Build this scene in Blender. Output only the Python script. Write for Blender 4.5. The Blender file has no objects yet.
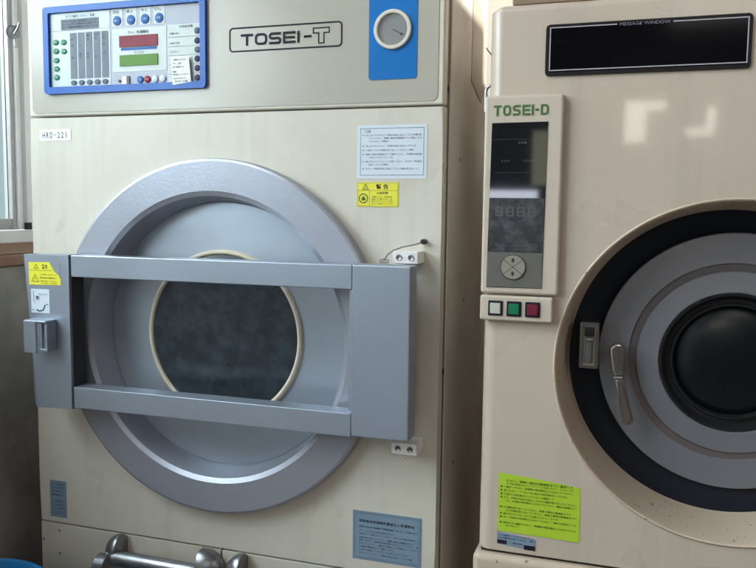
import bpy, bmesh, math, random
from mathutils import Matrix, Vector
random.seed(7)
S = bpy.context.scene
C = S.collection
PI = math.pi

# ------------------------------------------------------------------ camera
def rotm(y, p, r):
    return Matrix.Rotation(y, 3, 'Z') @ Matrix.Rotation(p, 3, 'X') @ Matrix.Rotation(r, 3, 'Y')
R = rotm(0.3160, -0.0928, -0.0119)
cd = bpy.data.cameras.new('camera'); cam = bpy.data.objects.new('camera', cd); C.objects.link(cam)
cd.sensor_width = 36; cd.lens = 36 * 792.4 / 756
cd.clip_start = 0.05; cd.clip_end = 200
M3 = Matrix((R.col[0], R.col[2], -R.col[1])).transposed()
cam.matrix_world = Matrix.Translation((1.2367, -1.3907, 1.5)) @ M3.to_4x4()
cd.dof.use_dof = True; cd.dof.focus_distance = 1.5; cd.dof.aperture_fstop = 11
S.camera = cam

# ------------------------------------------------------------------ light
W = bpy.data.worlds.new('World'); S.world = W; W.use_nodes = True
bg = W.node_tree.nodes['Background']
wn_ = W.node_tree; tcw = wn_.nodes.new('ShaderNodeTexCoord'); sx = wn_.nodes.new('ShaderNodeSeparateXYZ'); cr = wn_.nodes.new('ShaderNodeValToRGB'); mr = wn_.nodes.new('ShaderNodeMapRange')
mr.inputs[1].default_value = -1; mr.inputs[2].default_value = 1
wn_.links.new(tcw.outputs['Generated'], sx.inputs[0]); wn_.links.new(sx.outputs[2], mr.inputs[0]); wn_.links.new(mr.outputs[0], cr.inputs[0]); wn_.links.new(cr.outputs[0], bg.inputs[0])
cr.color_ramp.elements[0].position = .30; cr.color_ramp.elements[0].color = (.035, .04, .05, 1)
cr.color_ramp.elements[1].position = .75; cr.color_ramp.elements[1].color = (1.0, .96, .92, 1)
bg.inputs[1].default_value = 0.15

def area(name, loc, target, sx, sy, power, color):
    l = bpy.data.lights.new(name, 'AREA'); l.shape = 'RECTANGLE'; l.size = sx; l.size_y = sy
    l.energy = power; l.color = color
    o = bpy.data.objects.new(name, l); C.objects.link(o); o.location = loc
    d = Vector(target) - Vector(loc)
    o.rotation_euler = d.to_track_quat('-Z', 'Y').to_euler()
    return o
area('window_daylight', (-1.35, -1.50, 2.85), (0.5, 0.0, 1.35), 2.6, 2.3, 345, (0.88, 0.94, 1.0))
area('front_fill_light', (1.95, -4.2, 3.1), (1.2, 0, 1.5), 1.2, 0.8, 9, (1.0, 0.90, 0.82))  # unseen warm fill behind the camera, added to lift the machine fronts
for x, z, sx_, sz_, p in ((1.19, 2.09, .13, .26, 3.4), (1.315, 2.19, .12, .06, .7), (1.58, 2.02, .17, .05, .8), (1.645, 2.11, .05, .13, .7)):
    area('dryer_glint_light', (x, -4.2, z), (x, 0, z - .3), sx_, sz_, p, (1.0, 0.94, 0.85))  # unseen panels, shaped to mirror as bright window patches on the dryer
area('display_glint_light', (.40, -4.2, 1.615), (1.04, 0, 1.53), (.36), .06, .95, (.80, .86, 1.0))  # unseen strip added for the pale band mirrored in the dryer display
area('display_glint_light', (.60, -4.2, 1.86), (1.06, 0, 1.56), .12, .36, .30, (.85, .85, .62))  # unseen dim panel added for the greenish block mirrored there
area('side_fill_light', (3.6, -1.6, 2.2), (0.9, 0, 1.3), 1.2, 1.2, 8, (1.0, 0.91, 0.84))  # added warm fill from the right, brightens the washer's side panel
area('back_light', (2.6, 0.35, 2.78), (0.9, 0.25, 1.95), 0.26, 0.26, 95, (1.0, 0.97, 0.90))

S.view_settings.view_transform = 'Standard'; S.view_settings.look = 'None'
S.view_settings.gamma = 1; S.view_settings.exposure = 0
S.render.engine = 'CYCLES'
S.cycles.use_denoising = True
S.cycles.max_bounces = 8

# ------------------------------------------------------------------ materials
def mat(name, col, rough=0.5, metal=0.0, spec=0.5, var=0.0, vscale=6.0, bump=0.0, bscale=120.0,
        dirt=None, dirt_amt=0.0, dirt_scale=3.0, coat=0.0, rvar=0.0, emit=None, estr=0.0, speck=None, speck_scale=60, speck_th=.72, streak=0):
    m = bpy.data.materials.new(name); m.use_nodes = True
    nt = m.node_tree; N = nt.nodes; L = nt.links; b = N['Principled BSDF']
    b.inputs['Base Color'].default_value = (*col, 1)
    b.inputs['Roughness'].default_value = rough; b.inputs['Metallic'].default_value = metal
    b.inputs['Specular IOR Level'].default_value = spec
    b.inputs['Coat Weight'].default_value = coat
    b.inputs['Coat Roughness'].default_value = 0.055
    tc = N.new('ShaderNodeTexCoord')
    src = None
    if var or dirt or speck or streak:
        n1 = N.new('ShaderNodeTexNoise'); n1.inputs['Scale'].default_value = vscale; n1.inputs['Detail'].default_value = 6
        L.new(tc.outputs['Object'], n1.inputs['Vector'])
        mx = N.new('ShaderNodeMix'); mx.data_type = 'RGBA'
        mx.inputs[6].default_value = (*[c * (1 - var) for c in col], 1)
        mx.inputs[7].default_value = (*[min(1, c * (1 + var)) for c in col], 1)
        L.new(n1.outputs['Fac'], mx.inputs[0]); src = mx.outputs[2]
        if dirt:
            n2 = N.new('ShaderNodeTexNoise'); n2.inputs['Scale'].default_value = dirt_scale
            n2.inputs['Detail'].default_value = 9; n2.inputs['Roughness'].default_value = .65
            L.new(tc.outputs['Object'], n2.inputs['Vector'])
            r = N.new('ShaderNodeMapRange'); r.inputs[1].default_value = .42; r.inputs[2].default_value = .80
            r.inputs[4].default_value = dirt_amt
            L.new(n2.outputs['Fac'], r.inputs[0])
            m2 = N.new('ShaderNodeMix'); m2.data_type = 'RGBA'
            m2.inputs[7].default_value = (*dirt, 1)
            L.new(r.outputs[0], m2.inputs[0]); L.new(src, m2.inputs[6]); src = m2.outputs[2]
        if speck:
            n3 = N.new('ShaderNodeTexNoise'); n3.inputs['Scale'].default_value = speck_scale; n3.inputs['Detail'].default_value = 2
            L.new(tc.outputs['Object'], n3.inputs['Vector'])
            r = N.new('ShaderNodeMapRange'); r.inputs[1].default_value = speck_th; r.inputs[2].default_value = speck_th + .04
            r.inputs[4].default_value = .75
            L.new(n3.outputs['Fac'], r.inputs[0])
            m2 = N.new('ShaderNodeMix'); m2.data_type = 'RGBA'
            m2.inputs[7].default_value = (*speck, 1)
            L.new(r.outputs[0], m2.inputs[0]); L.new(src, m2.inputs[6]); src = m2.outputs[2]
        if streak:                                       # faint runs and wipe marks down the paint
            mp = N.new('ShaderNodeMapping'); mp.inputs['Scale'].default_value = (26, 26, 1.6)
            L.new(tc.outputs['Object'], mp.inputs[0])
            n4 = N.new('ShaderNodeTexNoise'); n4.inputs['Scale'].default_value = 1; n4.inputs['Detail'].default_value = 5
            L.new(mp.outputs[0], n4.inputs['Vector'])
            r = N.new('ShaderNodeMapRange'); r.inputs[1].default_value = .52; r.inputs[2].default_value = .80; r.inputs[4].default_value = streak
            L.new(n4.outputs['Fac'], r.inputs[0])
            m2 = N.new('ShaderNodeMix'); m2.data_type = 'RGBA'; m2.inputs[7].default_value = (*[c * .45 for c in col], 1)
            L.new(r.outputs[0], m2.inputs[0]); L.new(src, m2.inputs[6]); src = m2.outputs[2]
        L.new(src, b.inputs['Base Color'])
    if rvar:
        n = N.new('ShaderNodeTexNoise'); n.inputs['Scale'].default_value = 5; n.inputs['Detail'].default_value = 8
        L.new(tc.outputs['Object'], n.inputs['Vector'])
        r = N.new('ShaderNodeMapRange'); r.inputs[1].default_value = .3; r.inputs[2].default_value = .7
        r.inputs[3].default_value = max(.02, rough - rvar); r.inputs[4].default_value = rough + rvar
        L.new(n.outputs['Fac'], r.inputs[0]); L.new(r.outputs[0], b.inputs['Roughness'])
    if bump:
        n = N.new('ShaderNodeTexNoise'); n.inputs['Scale'].default_value = bscale; n.inputs['Detail'].default_value = 3
        L.new(tc.outputs['Object'], n.inputs['Vector'])
        bp = N.new('ShaderNodeBump'); bp.inputs['Strength'].default_value = bump; bp.inputs['Distance'].default_value = 0.002
        L.new(n.outputs['Fac'], bp.inputs['Height']); L.new(bp.outputs['Normal'], b.inputs['Normal'])
    if emit:
        b.inputs['Emission Color'].default_value = (*emit, 1); b.inputs['Emission Strength'].default_value = estr
    return m

M = {}
M['cream'] = mat('cream_paint', (.63, .595, .515), .36, var=.04, vscale=2.5, bump=.10, bscale=160, dirt=(.40, .34, .24), dirt_amt=.30, dirt_scale=3.2, rvar=.10, speck=(.30, .25, .18), speck_scale=95, speck_th=.80, streak=.22)
M['cream_edge'] = mat('cream_trim', (.66, .62, .53), .35, var=.03)
M['inset'] = mat('grey_beige_film', (.43, .405, .345), .22, var=.03, bump=.05, bscale=90, dirt=(.4, .34, .26), dirt_amt=.12)
M['side'] = mat('side_panel_paint', (.66, .61, .55), .42, var=.05, bump=.12, bscale=40, dirt=(.2, .15, .11), dirt_amt=.3, dirt_scale=6, rvar=.1)
M['side_tan'] = mat('rear_side_paint', (.44, .38, .29), .5, var=.06, dirt=(.2, .13, .08), dirt_amt=.3, dirt_scale=10)
M['groove'] = mat('side_return_brown', (.20, .16, .13), .5, var=.1, vscale=12)  # dark brown, for the strip behind the front shell and the chips
M['gap'] = mat('dark_gap', (.03, .026, .022), .8)
M['silver'] = mat('silver_blue_paint', (.35, .395, .47), .37, metal=.6, var=.05, vscale=5, bump=.07, bscale=330, dirt=(.22, .22, .25), dirt_amt=.25, dirt_scale=5, rvar=.06)
M['ringp'] = mat('silver_lavender_paint', (.37, .385, .445), .36, metal=.5, var=.06, vscale=7, bump=.13, bscale=200, dirt=(.25, .25, .30), dirt_amt=.25, dirt_scale=5, rvar=.06)
M['innerface'] = mat('pressed_steel_paint', (.38, .43, .50), .36, metal=.5, var=.05, vscale=4, dirt=(.22, .2, .2), dirt_amt=.3, dirt_scale=4, rvar=.08)
M['gasket'] = mat('cream_rubber', (.62, .56, .43), .55, var=.08, vscale=20)
M['glassdark'] = mat('dark_drum_glass', (.020, .027, .036), .32, spec=.4, var=.35, vscale=40, dirt=(.065, .085, .105), dirt_amt=.8, dirt_scale=34, rvar=.12)
M['white_pl'] = mat('white_plastic', (.74, .73, .72), .4, var=.03, vscale=20)
M['screw'] = mat('zinc_screw', (.25, .23, .22), .35, metal=.9)
M['rod'] = mat('steel_rod', (.36, .34, .32), .35, metal=.8)
M['inlay'] = mat('brown_steel', (.30, .24, .20), .32, metal=.9, var=.3, vscale=40)  # darker, browner metal than the grip rim around it
M['black'] = mat('black_plastic', (.02, .02, .022), .35)
M['ink'] = mat('black_print', (.02, .015, .025), .5, spec=.15)
M['inkp'] = mat('grey_print', (.21, .21, .27), .5)
M['inkd'] = mat('dark_panel_print', (.045, .05, .07), .5, spec=.2)
M['inkb'] = mat('blue_grey_print', (.04, .06, .11), .5)
M['blue'] = mat('blue_frame', (.008, .10, .42), .30, spec=.3, var=.05)
M['bluep'] = mat('blue_plate', (.001, .15, .47), .36, spec=.25, var=.06, vscale=5)
M['pgrey'] = mat('panel_grey', (.29, .31, .38), .3, var=.05)
M['pwhite'] = mat('panel_white', (.47, .53, .55), .3, var=.03)
M['pwhite2'] = mat('panel_pale', (.46, .50, .48), .3, var=.03)
M['plabel'] = mat('panel_label_grey', (.19, .215, .26), .5, spec=.2, var=.08, vscale=60)
M['green'] = mat('green_button', (.045, .25, .13), .5, spec=.2)
M['btngrey'] = mat('grey_button', (.13, .15, .20), .5, spec=.2)
M['btnblue'] = mat('blue_button', (.05, .15, .42), .5, spec=.2)
M['btnred'] = mat('red_button', (.32, .03, .06), .5, spec=.2)
M['btnwhite'] = mat('white_button', (.55, .58, .66), .3)
M['btnpurp'] = mat('dark_violet_button', (.05, .045, .10), .5, spec=.2)
M['red'] = mat('red_display', (.24, .035, .055), .45, spec=.2, var=.15, vscale=90)
M['greend'] = mat('green_display', (.12, .26, .05), .45, spec=.2, var=.08, vscale=60)
M['paper'] = mat('pale_blue_paper', (.62, .69, .76), .45, var=.03, vscale=10)
M['hrd'] = mat('white_tape', (.82, .82, .80), .5)
M['yellow'] = mat('yellow_sticker', (.78, .72, .05), .4, var=.04, vscale=10)
M['bluenote'] = mat('blue_grey_sticker', (.20, .29, .38), .4, var=.06, vscale=8)
M['lime'] = mat('lime_sticker', (.40, .58, .03), .5, var=.04, vscale=8)
M['limeink'] = mat('lime_print', (.05, .11, .01), .5)
M['chrome'] = mat('worn_chrome', (.30, .31, .33), .34, metal=.85, var=.2, vscale=20, dirt=(.14, .12, .10), dirt_amt=.8, dirt_scale=30, rvar=.08)
M['handle'] = mat('nickel_handle', (.52, .48, .44), .20, metal=.95, var=.1, vscale=25, rvar=.06)
M['beige'] = mat('aged_beige_paint', (.53, .445, .365), .30, spec=.5, var=.04, vscale=2, bump=.04, bscale=60, dirt=(.36, .25, .17), dirt_amt=.2, dirt_scale=3.5, rvar=.08, coat=.25, speck=(.22, .16, .11), speck_scale=80, speck_th=.80, streak=.22)
M['bezel'] = mat('worn_beige_bezel', (.56, .46, .36), .38, var=.07, vscale=4, dirt=(.34, .23, .17), dirt_amt=.55, dirt_scale=4, speck=(.12, .08, .06), speck_scale=85, speck_th=.675, rvar=.08)
M['beigepl'] = mat('beige_plastic', (.55, .475, .39), .33, var=.03)
M['navy'] = mat('navy_gasket', (.004, .007, .014), .5, spec=.25, var=.1)
M['disc'] = mat('grey_door_paint', (.185, .19, .215), .42, metal=.25, var=.05, vscale=5, dirt=(.13, .12, .12), dirt_amt=.3, dirt_scale=4, rvar=.06)
M['dgroove'] = mat('dark_groove', (.105, .09, .095), .5, var=.15, vscale=6, dirt=(.18, .12, .09), dirt_amt=.6, dirt_scale=3)
M['rubber'] = mat('black_rubber', (.012, .012, .014), .65, spec=.2)
M['dome'] = mat('dark_dome_glass', (.004, .007, .009), .28, spec=.32, rvar=.04)
M['msg'] = mat('black_window_film', (.0035, .0035, .005), .08, spec=.15)
M['edge'] = mat('window_border', (.008, .005, .006), .4, spec=.25)
M['wline'] = mat('white_line', (.42, .42, .46), .5)
M['disp'] = mat('dark_lcd', (.008, .010, .012), .045, spec=.6)
M['disp2'] = mat('worn_lcd', (.022, .024, .028), .35, var=.6, vscale=60, dirt=(.15, .15, .16), dirt_amt=.8, dirt_scale=48)
M['dispg'] = mat('grey_keypad', (.12, .115, .105), .45, var=.15, vscale=50)
M['dial'] = mat('dial_key', (.27, .25, .20), .45, var=.1, vscale=60)
M['lcdseg'] = mat('lcd_segment', (.09, .095, .095), .5)
M['tgreen'] = mat('green_print', (.055, .14, .035), .45)
M['bwhite'] = mat('cream_key', (.50, .50, .42), .35)
M['bgreen'] = mat('green_key', (.005, .17, .085), .3)
M['bred'] = mat('maroon_key', (.16, .012, .03), .3)
M['alu'] = mat('window_aluminium', (.86, .86, .87), .4, metal=0, var=.06, vscale=8, rvar=.08)
M['alud'] = mat('window_aluminium_dark', (.48, .46, .46), .4, metal=.2, var=.1)
M['concrete'] = mat('dark_concrete', (.36, .345, .32), .9, var=.3, vscale=9, bump=.9, bscale=70, dirt=(.07, .066, .06), dirt_amt=.6, dirt_scale=5)
M['plaster'] = mat('cream_plaster', (.58, .53, .45), .8, var=.06, bump=.3, bscale=30)
M['tile'] = mat('brown_ledge_tile', (.27, .15, .10), .45, var=.2, vscale=15, dirt=(.3, .22, .17), dirt_amt=.4, dirt_scale=12)
M['floor'] = mat('grey_floor', (.16, .15, .14), .6, var=.15, vscale=4, bump=.2, bscale=20)
M['cardboard'] = mat('brown_box', (.25, .17, .115), .5, var=.08, dirt=(.12, .08, .05), dirt_amt=.4, dirt_scale=8)
M['tub'] = mat('blue_plastic', (.02, .22, .52), .35, var=.05)
M['wire'] = mat('black_wire', (.03, .025, .02), .5)
M['foam'] = mat('gauge_face', (.24, .25, .25), .25, var=.08, vscale=30)
m = bpy.data.materials.new('window_pane_glass'); m.use_nodes = True
b = m.node_tree.nodes['Principled BSDF']; b.inputs['Base Color'].default_value = (.62, .70, .70, 1)
b.inputs['Roughness'].default_value = .25; b.inputs['Transmission Weight'].default_value = 1; b.inputs['IOR'].default_value = 1.05
M['pane'] = m
m = bpy.data.materials.new('daylight_sky'); m.use_nodes = True
nt = m.node_tree; nt.nodes.clear(); e = nt.nodes.new('ShaderNodeEmission'); o_ = nt.nodes.new('ShaderNodeOutputMaterial')
e.inputs[0].default_value = (.74, .86, .88, 1); e.inputs[1].default_value = .85
nt.links.new(e.outputs[0], o_.inputs[0]); M['sky'] = m

# ------------------------------------------------------------------ helpers
def obj(name, bm, m, parent=None, smooth=35, label=None):
    bmesh.ops.recalc_face_normals(bm, faces=bm.faces[:])
    me = bpy.data.meshes.new(name); bm.to_mesh(me); bm.free()
    if smooth:
        for p in me.polygons: p.use_smooth = True
        me.set_sharp_from_angle(angle=math.radians(smooth))
    me.materials.append(m)
    o = bpy.data.objects.new(name, me); C.objects.link(o)
    if smooth:
        wn = o.modifiers.new('weighted_normal', 'WEIGHTED_NORMAL'); wn.keep_sharp = True; wn.weight = 90
    if parent:
        bpy.context.view_layer.update()
        o.parent = parent; o.matrix_parent_inverse = world_of(parent).inverted()
    if label: o['label'] = label
    return o

def world_of(o):
    m = o.matrix_basis.copy()
    if o.parent: m = world_of(o.parent) @ o.matrix_parent_inverse @ m
    return m

def thing(name, label, cat, loc, group=None):
    o = bpy.data.objects.new(name, None); C.objects.link(o); o.location = loc
    o.empty_display_size = .1
    o['label'] = label; o['category'] = cat
    if group: o['group'] = group
    return o

def tag(o, label, cat, group=None):
    o['label'] = label; o['category'] = cat
    if group: o['group'] = group
    return o

def struct(name, bm, m, smooth=0):
    o = obj(name, bm, m, None, smooth); o['kind'] = 'structure'; return o

def B(): return bmesh.new()

def box(bm, x0, x1, y0, y1, z0, z1, bev=0, seg=2):
    vs = [bm.verts.new((x, y, z)) for x in (x0, x1) for y in (y0, y1) for z in (z0, z1)]
    fs = [bm.faces.new([vs[i] for i in f]) for f in ((0, 1, 3, 2), (4, 6, 7, 5), (0, 4, 5, 1), (2, 3, 7, 6), (0, 2, 6, 4), (1, 5, 7, 3))]
    if bev:
        es = list({e for f in fs for e in f.edges})
        bmesh.ops.bevel(bm, geom=es, offset=bev, segments=seg, profile=.5, affect='EDGES')

def rpoly(x0, x1, z0, z1, r, n=6):
    if r <= 0: return [(x0, z0), (x1, z0), (x1, z1), (x0, z1)]
    out = []
    for cx, cz, a0 in ((x1 - r, z0 + r, -90), (x1 - r, z1 - r, 0), (x0 + r, z1 - r, 90), (x0 + r, z0 + r, 180)):
        for i in range(n + 1):
            a = math.radians(a0 + 90 * i / n); out.append((cx + r * math.cos(a), cz + r * math.sin(a)))
    return out

def prism(bm, pts, yf, yb, bev=0):
    """extrude an XZ outline from front yf to back yb, front edge bevelled"""
    f = [bm.verts.new((x, yf, z)) for x, z in pts]; b = [bm.verts.new((x, yb, z)) for x, z in pts]
    ff = bm.faces.new(f); bm.faces.new(b[::-1]); n = len(pts)
    for i in range(n): bm.faces.new((f[i], f[(i + 1) % n], b[(i + 1) % n], b[i]))
    if bev:
        bmesh.ops.bevel(bm, geom=list(ff.edges), offset=bev, segments=2, profile=.5, affect='EDGES')

def plate(bm, x0, x1, z0, z1, yf, yb, r=0, bev=0): prism(bm, rpoly(x0, x1, z0, z1, r), yf, yb, bev)

def rframe(bm, outer, inner, yf, yb):
    """frame between two outlines of equal point count"""
    n = len(outer)
    a = [bm.verts.new((x, yf, z)) for x, z in outer]; b = [bm.verts.new((x, yf, z)) for x, z in inner]
    c = [bm.verts.new((x, yb, z)) for x, z in outer]; d = [bm.verts.new((x, yb, z)) for x, z in inner]
    for i in range(n):
        j = (i + 1) % n
        bm.faces.new((a[i], a[j], b[j], b[i])); bm.faces.new((c[i], d[i], d[j], c[j]))
        bm.faces.new((a[i], c[i], c[j], a[j])); bm.faces.new((b[i], b[j], d[j], d[i]))

def lathe(bm, prof, cx, cz, n=128, close=False):
    rings = []
    for r, y in prof:
        if r < 1e-6: rings.append([bm.verts.new((cx, y, cz))])
        else: rings.append([bm.verts.new((cx + r * math.cos(2 * PI * k / n), y, cz + r * math.sin(2 * PI * k / n))) for k in range(n)])
    pairs = list(zip(rings, rings[1:]))
    if close: pairs.append((rings[-1], rings[0]))
    for p, q in pairs:
        for k in range(n):
            j = (k + 1) % n
            if len(p) == 1 and len(q) == 1: continue
            if len(p) == 1: bm.faces.new((p[0], q[k], q[j]))
            elif len(q) == 1: bm.faces.new((p[k], p[j], q[0]))
            else: bm.faces.new((p[k], p[j], q[j], q[k]))

def disc(bm, cx, cz, r, yf, yb, n=24, bev=.0): 
    lathe(bm, [(0, yf), (r - bev, yf), (r, yf + bev), (r, yb), (0, yb)] if bev else [(0, yf), (r, yf), (r, yb), (0, yb)], cx, cz, n)

def tube(bm, pts, r, n=10):
    pts = [Vector(p) for p in pts]; rings = []
    for i, p in enumerate(pts):
        t = (pts[min(i + 1, len(pts) - 1)] - pts[max(i - 1, 0)]).normalized()
        u = t.orthogonal().normalized() if i == 0 else (pu - t * pu.dot(t)).normalized()
        pu = u; v = t.cross(u)
        rings.append([bm.verts.new(p + r * (math.cos(2 * PI * k / n) * u + math.sin(2 * PI * k / n) * v)) for k in range(n)])
    for a, b in zip(rings, rings[1:]):
        for k in range(n): bm.faces.new((a[k], a[(k + 1) % n], b[(k + 1) % n], b[k]))
    bm.faces.new(rings[0][::-1]); bm.faces.new(rings[-1])

def arcpts(fn, a0, a1, n): return [fn(math.radians(a0 + (a1 - a0) * i / n)) for i in range(n + 1)]

_k = [0]
def stroke(bm, pts, w, y, closed=False):
    """flat mitred line in the XZ plane"""
    _k[0] = (_k[0] + 1) % 6; y = y - .00004 * _k[0]
    P = [Vector((a, b)) for a, b in pts]; n = len(P); L_, R_ = [], []
    for i in range(n):
        p0 = P[(i - 1) % n] if (closed or i > 0) else None
        p1 = P[(i + 1) % n] if (closed or i < n - 1) else None
        d0 = (P[i] - p0).normalized() if p0 is not None else (p1 - P[i]).normalized()
        d1 = (p1 - P[i]).normalized() if p1 is not None else d0
        n0 = Vector((-d0.y, d0.x)); n1 = Vector((-d1.y, d1.x)); m_ = (n0 + n1)
        m_ = m_.normalized() if m_.length > 1e-6 else n0
        s = w / 2 / max(.35, m_.dot(n0))
        L_.append(P[i] + m_ * s); R_.append(P[i] - m_ * s)
    lv = [bm.verts.new((p.x, y, p.y)) for p in L_]; rv = [bm.verts.new((p.x, y, p.y)) for p in R_]
    for i in range(n if closed else n - 1):
        j = (i + 1) % n
        bm.faces.new((lv[i], lv[j], rv[j], rv[i]))

def quad(bm, x0, x1, z0, z1, y):
    bm.faces.new([bm.verts.new(p) for p in ((x0, y, z0), (x1, y, z0), (x1, y, z1), (x0, y, z1))])

def wide_letters(bm, text, x0, x1, z0, z1, w, y, gap=.28):
    """extended square lettering"""
    adv = {'I': .22, '-': .62}
    tot = sum(adv.get(c, 1.25) for c in text) + gap * (len(text) - 1); u = (x1 - x0) / tot; x = x0
    h0, h1 = z0 + w / 2, z1 - w / 2
    for ch in text:
        cw = adv.get(ch, 1.25) * u; a, b = x + w / 2, x + cw - w / 2; r = min(.28 * (z1 - z0), cw * .3); zm = (z0 + z1) / 2
        if ch == 'T': stroke(bm, [(x, h1), (x + cw, h1)], w, y); stroke(bm, [((a + b) / 2, h1), ((a + b) / 2, z0)], w, y)
        elif ch == 'O': stroke(bm, rpoly(a, b, h0, h1, r, 4), w, y, True)
        elif ch == 'D':
            stroke(bm, [(a, h0), (b - r, h0)] + [(b - r + r * math.cos(t), h0 + r + r * math.sin(t)) for t in [-PI / 2 + PI / 8 * i for i in range(1, 5)]]
                   + [(b - r + r * math.cos(t), h1 - r + r * math.sin(t)) for t in [PI / 8 * i for i in range(0, 5)]] + [(a, h1)], w, y, True)
        elif ch == 'S':
            q = (h1 - zm) / 2
            def arc(cx, cz, s, e): return [(cx + q * math.cos(math.radians(s + (e - s) * i / 6)), cz + q * math.sin(math.radians(s + (e - s) * i / 6))) for i in range(7)]
            stroke(bm, [(b + w * .4, h1)] + arc(a + q, zm + q, 90, 270) + arc(b - q, zm - q, 90, -90) + [(a - w * .4, h0)], w, y)
        elif ch == 'E':
            stroke(bm, [(x + cw, h1), (a, h1), (a, h0), (x + cw, h0)], w, y); stroke(bm, [(a, zm), (x + cw * .94, zm)], w, y)
        elif ch == 'I': stroke(bm, [(x + cw / 2, z1), (x + cw / 2, z0)], w * 1.05, y)
        elif ch == '-': stroke(bm, [(x + .04 * u, zm), (x + cw - .04 * u, zm)], w, y)
        x += cw + gap * u

def text(name, s, x0, x1, z0, z1, y, m, parent, bold=0.0):
    cu = bpy.data.curves.new('t', 'FONT'); cu.body = s; cu.size = 1; cu.offset = bold; cu.resolution_u = 3
    o = bpy.data.objects.new('t', cu); C.objects.link(o); bpy.context.view_layer.update()
    me = bpy.data.meshes.new_from_object(o.evaluated_get(bpy.context.evaluated_depsgraph_get()))
    bpy.data.objects.remove(o); bpy.data.curves.remove(cu)
    xs = [v.co.x for v in me.vertices]; ys = [v.co.y for v in me.vertices]
    if not xs: return None
    ax, bx_, ay, by = min(xs), max(xs), min(ys), max(ys)
    for v in me.vertices:
        a = (v.co.x - ax) / max(1e-6, bx_ - ax); b = (v.co.y - ay) / max(1e-6, by - ay)
        v.co = (x0 + a * (x1 - x0), y, z0 + b * (z1 - z0))
    bm = B(); bm.from_mesh(me); bpy.data.meshes.remove(me)
    return obj(name, bm, m, parent, 0)

PRINT = ('洗濯物は規定量以上入れないでください。運転中は絶対にドアを開けないでください。小さなお子様が機械の中に入らないようご注意ください。'
         'ライターや硬貨など危険物が入っていないか確認してください。油の付いた衣類は火災の原因となりますので使用しないでください。'
         '機械が完全に停止してから衣類を取り出してください。故障の場合は管理者までご連絡ください。')
def glyph_row(bm, x0, x1, z0, z1, y, rnd, dens=1):
    """one row of tiny print fitted between x0 and x1"""
    h = (z1 - z0) * 1.08; n = max(1, int((x1 - x0) / (h * 1.04))); k = rnd.randrange(len(PRINT))
    t = (PRINT * 2)[k:k + n]
    cu = bpy.data.curves.new('t', 'FONT'); cu.body = t; cu.size = 1; cu.resolution_u = 1; cu.offset = .012
    o = bpy.data.objects.new('t', cu); C.objects.link(o); bpy.context.view_layer.update()
    me = bpy.data.meshes.new_from_object(o.evaluated_get(bpy.context.evaluated_depsgraph_get()))
    bpy.data.objects.remove(o); bpy.data.curves.remove(cu)
    xs = [v.co.x for v in me.vertices]; ys = [v.co.y for v in me.vertices]
    a, b, c, d = min(xs), max(xs), min(ys), max(ys)
    for v in me.vertices:
        v.co = (x0 + (v.co.x - a) / (b - a) * min(x1 - x0, n * h * 1.08), y, z0 + (v.co.y - c) / max(.5, d - c) * (z1 - z0))
    bm.from_mesh(me); bpy.data.meshes.remove(me)

# ------------------------------------------------------------------ the room
XW = -.15
bm = B(); box(bm, -1.5, 4.5, -4, 1.6, -.08, 0); struct('floor', bm, M['floor'])
bm = B(); box(bm, XW - .14, XW, -3.2, 1.1, 0, 1.358); struct('wall_left', bm, M['concrete'])
bm = B(); box(bm, XW - .14, XW, -3.2, 1.1, 2.35, 2.8); box(bm, XW - .14, XW, -3.2, -2.7, 1.4, 2.35); struct('wall_left_upper', bm, M['plaster'])
bm = B(); box(bm, XW - .14, 3.6, 1.1, 1.2, 0, 2.8); struct('wall_back', bm, M['plaster'])
bm = B()
box(bm, XW - .16, XW + .006, -2.7, 1.1, 1.360, 1.3865, .004)
vs = [bm.verts.new(p) for p in ((XW - .002, -2.7, 1.3885), (XW - .002, 1.1, 1.3885), (XW - .035, 1.1, 1.412), (XW - .035, -2.7, 1.412))]
bm.faces.new(vs)
vs2 = [bm.verts.new(p) for p in ((XW - .035, -2.7, 1.3885), (XW - .035, 1.1, 1.3885))]
bm.faces.new((vs[0], vs2[0], vs2[1], vs[1])); bm.faces.new((vs[3], vs[2], vs2[1], vs2[0]))
struct('window_ledge', bm, M['tile'])
bm = B(); quad(bm, -9, 9, -4, 9, 0)
o = struct('sky', bm, M['sky']); o.rotation_euler = (0, 0, math.radians(-62)); o.location = (-4.2, 3.0, 0)

# window
win = thing('window', 'silver aluminium sliding window with pale frosted panes above the brown tile ledge', 'window', (XW - .05, -.6, 1.41))
xf = XW - .020
bm = B(); box(bm, xf - .06, xf - .012, -2.7, 1.1, 1.4125, 1.441, .003)
box(bm, xf - .06, xf - .014, -2.7, 1.1, 2.31, 2.348, .003); box(bm, xf - .058, xf - .013, -2.7, -2.65, 1.4415, 2.309, .003)
box(bm, xf - .059, xf - .013, 1.05, 1.1, 1.4415, 2.309, .003)
obj('frame', bm, M['alu'], win)
bm = B(); box(bm, xf - .040, xf - .018, -2.64, .146, 1.4435, 1.470, .002); box(bm, xf - .040, xf - .018, -2.64, .146, 2.28, 2.308, .002)
box(bm, xf - .041, xf - .017, .146, .1585, 1.4436, 2.3078, .002); box(bm, xf - .041, xf - .017, -1.25, -1.20, 1.4436, 2.3078, .002)
sash = obj('sash', bm, M['alud'], win)
bm = B(); box(bm, xf - .031, xf - .028, -2.64, .146, 1.470, 2.28); obj('pane', bm, M['pane'], sash, 0)
bm = B(); box(bm, xf - .036, xf - .010, .159, .170, 1.4437, 2.3076, .002)
box(bm, xf - .040, xf - .006, .182, .300, 1.4437, 2.3076, .003); box(bm, xf - .045, xf - .018, .170, .182, 1.4437, 2.3076, .001)
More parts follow.
